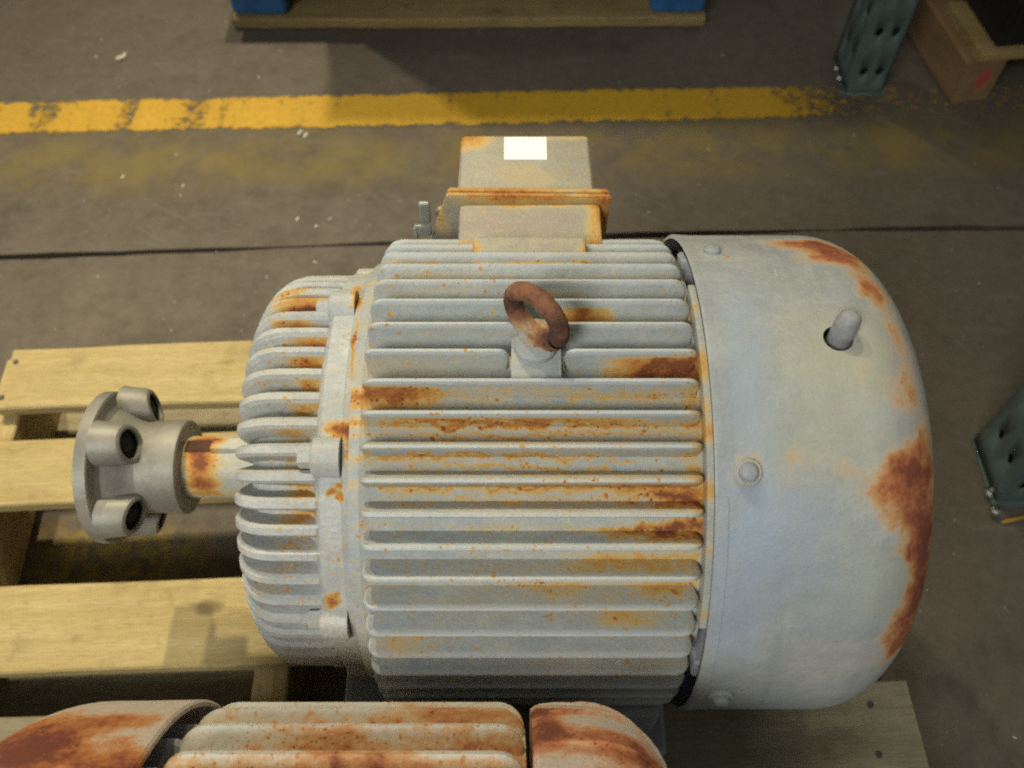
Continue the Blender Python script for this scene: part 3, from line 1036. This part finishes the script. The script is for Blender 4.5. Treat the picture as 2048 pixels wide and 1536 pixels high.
rr0 = obj('rib', rounded_fin(-.236, -.205, .14, .172, .006, .006, .009, 3), FOOT, rs2)
place_ring(rr0, rs2, [100 + 12 * k for k in range(8)], 0)
es2 = obj('end_shield', lathe([(.0125, .08), (.0125, .1800), (.016, .1825), (.030, .1828), (.042, .1822)] + arc_pts(.047, .1272, .055, 90, 10, 12) + [(.1035, .12), (.107, .06), (.107, .03), (.1, 0)], 112), E2, mo2, (0, 0, M2Z))
rr1 = obj('rib', fin_mesh([(.018, .1835), (.030, .1848), (.042, .1846)] + arc_pts(.047, .1288, .0565, 88, 15, 8), [(.018, .170), (.030, .170), (.040, .168)] + arc_pts(.043, .120, .048, 88, 15, 8), .004, .014), E2, es2)
place_ring(rr1, es2, [94 + 15 * k for k in range(7)], 0)
S2 = plain('dull_shaft_steel', (.35, .33, .29), .5, .6)
obj('shaft', lathe([(.09, 0), (.09, .021), (.185, .021), (.187, .0195), (.187, 0)], 40), S2, mo2, (0, 0, M2Z))
for sy in (-1, 1):
    for cx in (-.165, -.03):
        bm = box(cx - .035, cx + .035, min(sy * .17, sy * .09), max(sy * .17, sy * .09), 0, .024, .003, 2)
        box(cx - .025, cx + .025, min(sy * .155, sy * .09), max(sy * .155, sy * .09), .018, .125, .004, 2, bm)
        obj('foot', bm, E2, mo2)

# ------------------------------------------------------------------ blue-block skid at the back with its load
BLUE = plain('blue_painted_block', (.035, .14, .36), .55, var=.35, scale=22)
OLDW = wood('aged_skid_wood', (.29, .21, .085), (.37, .275, .115), (.17, .12, .055), stain=.5)
SKY_ = 1.062
skid = thing('wooden_skid', 'wooden skid with blue blocks beyond the yellow floor line', 'skid', (-.077, SKY_, 0), R(.4))
obj('bottom_board', plank(.850, .115, .019, 71, 18, .003), OLDW, skid, (0, .058, .0115), smooth=30)
obj('bottom_board', plank(.872, .115, .019, 72, 18, .003), OLDW, skid, (0, .72, .0115), smooth=30)
blk = None
for (bx, by) in ((-.374, .052), (.374, .052), (-.374, .72), (.374, .72)):
    if blk is None:
        bm = box(-.050, .050, -.043, .047, .0215, .112, .012, 3)
        blk = obj('block', bm, BLUE, skid, (bx, by, 0))
    else:
        again(blk, skid, (bx, by, 0))
for k in range(6):
    obj('deck_board', plank(.872, .12, .018, 80 + k), OLDW, skid, (0, .06 + .132 * k, .1215), smooth=30)
STRAP = plain('black_rubber_stop', (.02, .02, .02), .7)
for (bx, wd) in ((-.285, .03), (.315, .035), (-.325, .012)):
    obj('rubber_stop', box(bx - wd, bx + wd, .075, .112, .0215, .06, .004, 2), STRAP, skid)
LOADM = wood('crate_ply', (.40, .30, .17), (.48, .37, .22), (.28, .2, .11))
crate = thing('crate', 'tall plywood crate standing on the blue-block skid', 'crate', (-.082, SKY_ + .03, .1312), R(.4))
obj('side_panel', box(-.262, .415, .005, .70, .0, .62, .004, 1), LOADM, crate)
obj('lid', box(-.270, .423, -.003, .71, .6205, .64, .003, 1), LOADM, crate)

# ------------------------------------------------------------------ pallet rack upright on the right
TEAL = NT('scuffed_teal_enamel')
co = TEAL.obco()
n1 = TEAL.noise(co, 22, 5, .68)
n2 = TEAL.noise(co, 160, 3, .6)
cc = TEAL.mix(TEAL.mapr(n1, .34, .7), (.062, .096, .088), (.090, .126, .116))
cc = TEAL.mix(TEAL.mapr(n2, .55, .8, 0, .5), cc, (.12, .145, .13))
TEAL.set(**{'Base Color': cc, 'Roughness': .5, 'Specular IOR Level': .4})
TEAL.bump(n1, .2, .001)
TEALM = TEAL.m


def perforated(Wd, H, cols, pitch, hr, z_first, place):
    """sheet Wd x H with octagonal slots in the given columns; place(u, v) -> Vector"""
    b = bmesh.new()
    cw = .024
    us = sorted(set([0, Wd] + [q for c in cols for q in (c - cw / 2, c + cw / 2)]))
    zs = [0.0]
    zc = z_first
    cells = []
    while zc + pitch / 2 < H:
        if zc - pitch / 2 > zs[-1] + 1e-6:
            zs.append(zc - pitch / 2)
        zs.append(zc + pitch / 2)
        cells.append((zc - pitch / 2, zc + pitch / 2))
        zc += pitch
    zs.append(H)
    cache = {}

    def V(u, v):
        k = (round(u, 5), round(v, 5))
        if k not in cache:
            cache[k] = b.verts.new(place(u, v))
        return cache[k]
    for z0_, z1_ in zip(zs, zs[1:]):
        zm = (z0_ + z1_) / 2
        hole_row = any(abs(z0_ - c[0]) < 1e-6 and abs(z1_ - c[1]) < 1e-6 for c in cells)
        for u0, u1 in zip(us, us[1:]):
            um = (u0 + u1) / 2
            if hole_row and any(abs(um - c) < 1e-6 for c in cols):
                o8 = [(u0, z0_), (um, z0_), (u1, z0_), (u1, zm), (u1, z1_), (um, z1_), (u0, z1_), (u0, zm)]
                i8 = [(um + hr * math.cos(t) * (.62 if math.sin(t) < -.3 else 1), zm + hr * 1.35 * math.sin(t)) for t in [R(225 + 45 * k) for k in range(8)]]
                ov = [V(*p) for p in o8]
                iv = [V(*p) for p in i8]
                for k in range(8):
                    b.faces.new((ov[k], ov[(k + 1) % 8], iv[(k + 1) % 8], iv[k]))
            else:
                # include midpoints so seams share vertices
                ps = [(u0, z0_)]
                if any(abs(um - c) < 1e-6 for c in cols):
                    ps.append((um, z0_))
                ps.append((u1, z0_))
                if hole_row:
                    ps.append((u1, zm))
                ps.append((u1, z1_))
                if any(abs(um - c) < 1e-6 for c in cols):
                    ps.append((um, z1_))
                ps.append((u0, z1_))
                if hole_row:
                    ps.append((u0, zm))
                b.faces.new([V(*p) for p in ps])
    return b


rack = thing('rack_upright', 'teal perforated steel rack upright standing right of the motor', 'rack', (0, 0, 0))
ZINC = plain('bright_bolt', (.75, .75, .72), .22, 1.0, var=.1)
for (px, py) in ((.570, .886), (.607, .122)):
    Wf, Dp, H = .060, .088, 1.5
    bm = perforated(Wf, H, [.0165, .0435], .076, .0068, .040, lambda u, v: Vector((u, 0, v)))
    join(bm, perforated(Dp, H, [.028, .062], .076, .0062, .060, lambda u, v: Vector((0, u, v))))
    join(bm, perforated(Dp, H, [.028, .062], .076, .0062, .060, lambda u, v: Vector((Wf, u, v))))
    box(.001, Wf - .001, Dp - .004, Dp - .001, 0, H, 0, 1, bm)
    bmesh.ops.remove_doubles(bm, verts=bm.verts[:], dist=1e-5)
    o = obj('post', bm, TEALM, rack, (px, py, .006), (0, 0, R(2)), 30)
    md = o.modifiers.new('steel', 'SOLIDIFY')
    md.thickness = .0025
    obj('foot_plate', box(px - .006, px + .066, py - .006, py + .094, .0005, .0058, .001, 1), TEALM, rack)
    for (dx, dy) in ((-.004, .03), (-.004, .055)):
        obj('anchor_bolt', zcyl([(0, 0), (0, .006), (.006, .006), (.0085, .003), (.012, .003), (.012, 0)], 6), ZINC, rack, (px + dx - .004, py + dy - (.045 if py < .5 else 0), .0058))
for z_ in (.75, 1.3):
    obj('brace', box(.60, .635, .215, .880, z_, z_ + .035, .003, 1), TEALM, rack)
YT = plain('yellow_tag', (.40, .25, .04), .6)
tg = obj('plastic_tag', box(-.015, .015, -.0025, .0025, 0, .003, .001, 1), YT, None, (.622, .098, .0015), (0, 0, R(14)), 0)
tag(tg, 'small yellow strip lying at the foot of the near teal post', 'strip')

# ------------------------------------------------------------------ timber pallet and black tote, top right
RED = NT('red_sprayed_pine')
co = RED.obco()
g = RED.noise(RED.scale(co, (3, 40, 40)), 1.5, 5, .6)
cc = RED.mix(RED.mapr(g, .3, .7), (.165, .10, .043), (.24, .155, .068))
d_ = RED.vmath('LENGTH', RED.vmath('MULTIPLY', RED.vmath('SUBTRACT', RED.vmath('ADD', co, RED.vmath('SCALE', RED.noise(co, 60, 4, .6, color=True))), (.552 + .004, .016, .012)), (1 / .03, 1 / .012, 1 / .022)), out='v')
for nd in RED.t.nodes:
    if nd.type == 'VECT_MATH' and nd.operation == 'SCALE':
        nd.inputs['Scale'].default_value = .012
cc = RED.mix(RED.mapr(d_, 1.3, .5, 0, .85), cc, (.42, .045, .035))
RED.set(**{'Base Color': cc, 'Roughness': .8})
RED.bump(g, .4, .0015)
tp = thing('wooden_pallet', 'timber pallet with a red mark on its beam end beside the rack', 'pallet', (.738, .862, 0), R(8))
obj('stringer', plank(1.10, .066, .078, 91, amp=.003), RED.m, tp, (.033, .550, .0405), (0, 0, R(-90)), 30)
obj('stringer', plank(1.10, .066, .078, 92, amp=.003), OLDW, tp, (.60, .550, .0405), (0, 0, R(90)), 30)
for k in range(5):
    obj('deck_board', plank(.62, .14, .016, 95 + k), OLDW, tp, (.328, .072 + .2 * k, .0885), smooth=30)
BLK = plain('black_plastic', (.012, .012, .013), .45, var=.3)
tote = thing('storage_tote', 'black plastic tote standing on the timber pallet, top right', 'tote', (.738, .862, .0975), R(8))
X0, X1, Y0, Y1 = .045, .60, .012, .76
bm = bmesh.new()
for (x0, x1, y0, y1) in ((X0, X0 + .013, Y0, Y1), (X1 - .013, X1, Y0, Y1), (X0 + .0132, X1 - .0132, Y0, Y0 + .013), (X0 + .0132, X1 - .0132, Y1 - .013, Y1)):
    box(x0, x1, y0, y1, 0, .30, .003, 1, bm)
box(X0 + .005, X1 - .005, Y0 + .005, Y1 - .005, .001, .006, 0, 1, bm)
obj('tub', bm, BLK, tote)
bm = bmesh.new()
for (x0, x1, y0, y1) in ((X0 - .015, X0 + .013, Y0 - .015, Y1 + .015), (X1 - .013, X1 + .015, Y0 - .015, Y1 + .015), (X0 + .0132, X1 - .0132, Y0 - .015, Y0 + .013), (X0 + .0132, X1 - .0132, Y1 - .013, Y1 + .015)):
    box(x0, x1, y0, y1, .302, .322, .003, 1, bm)
obj('rim', bm, BLK, tote)
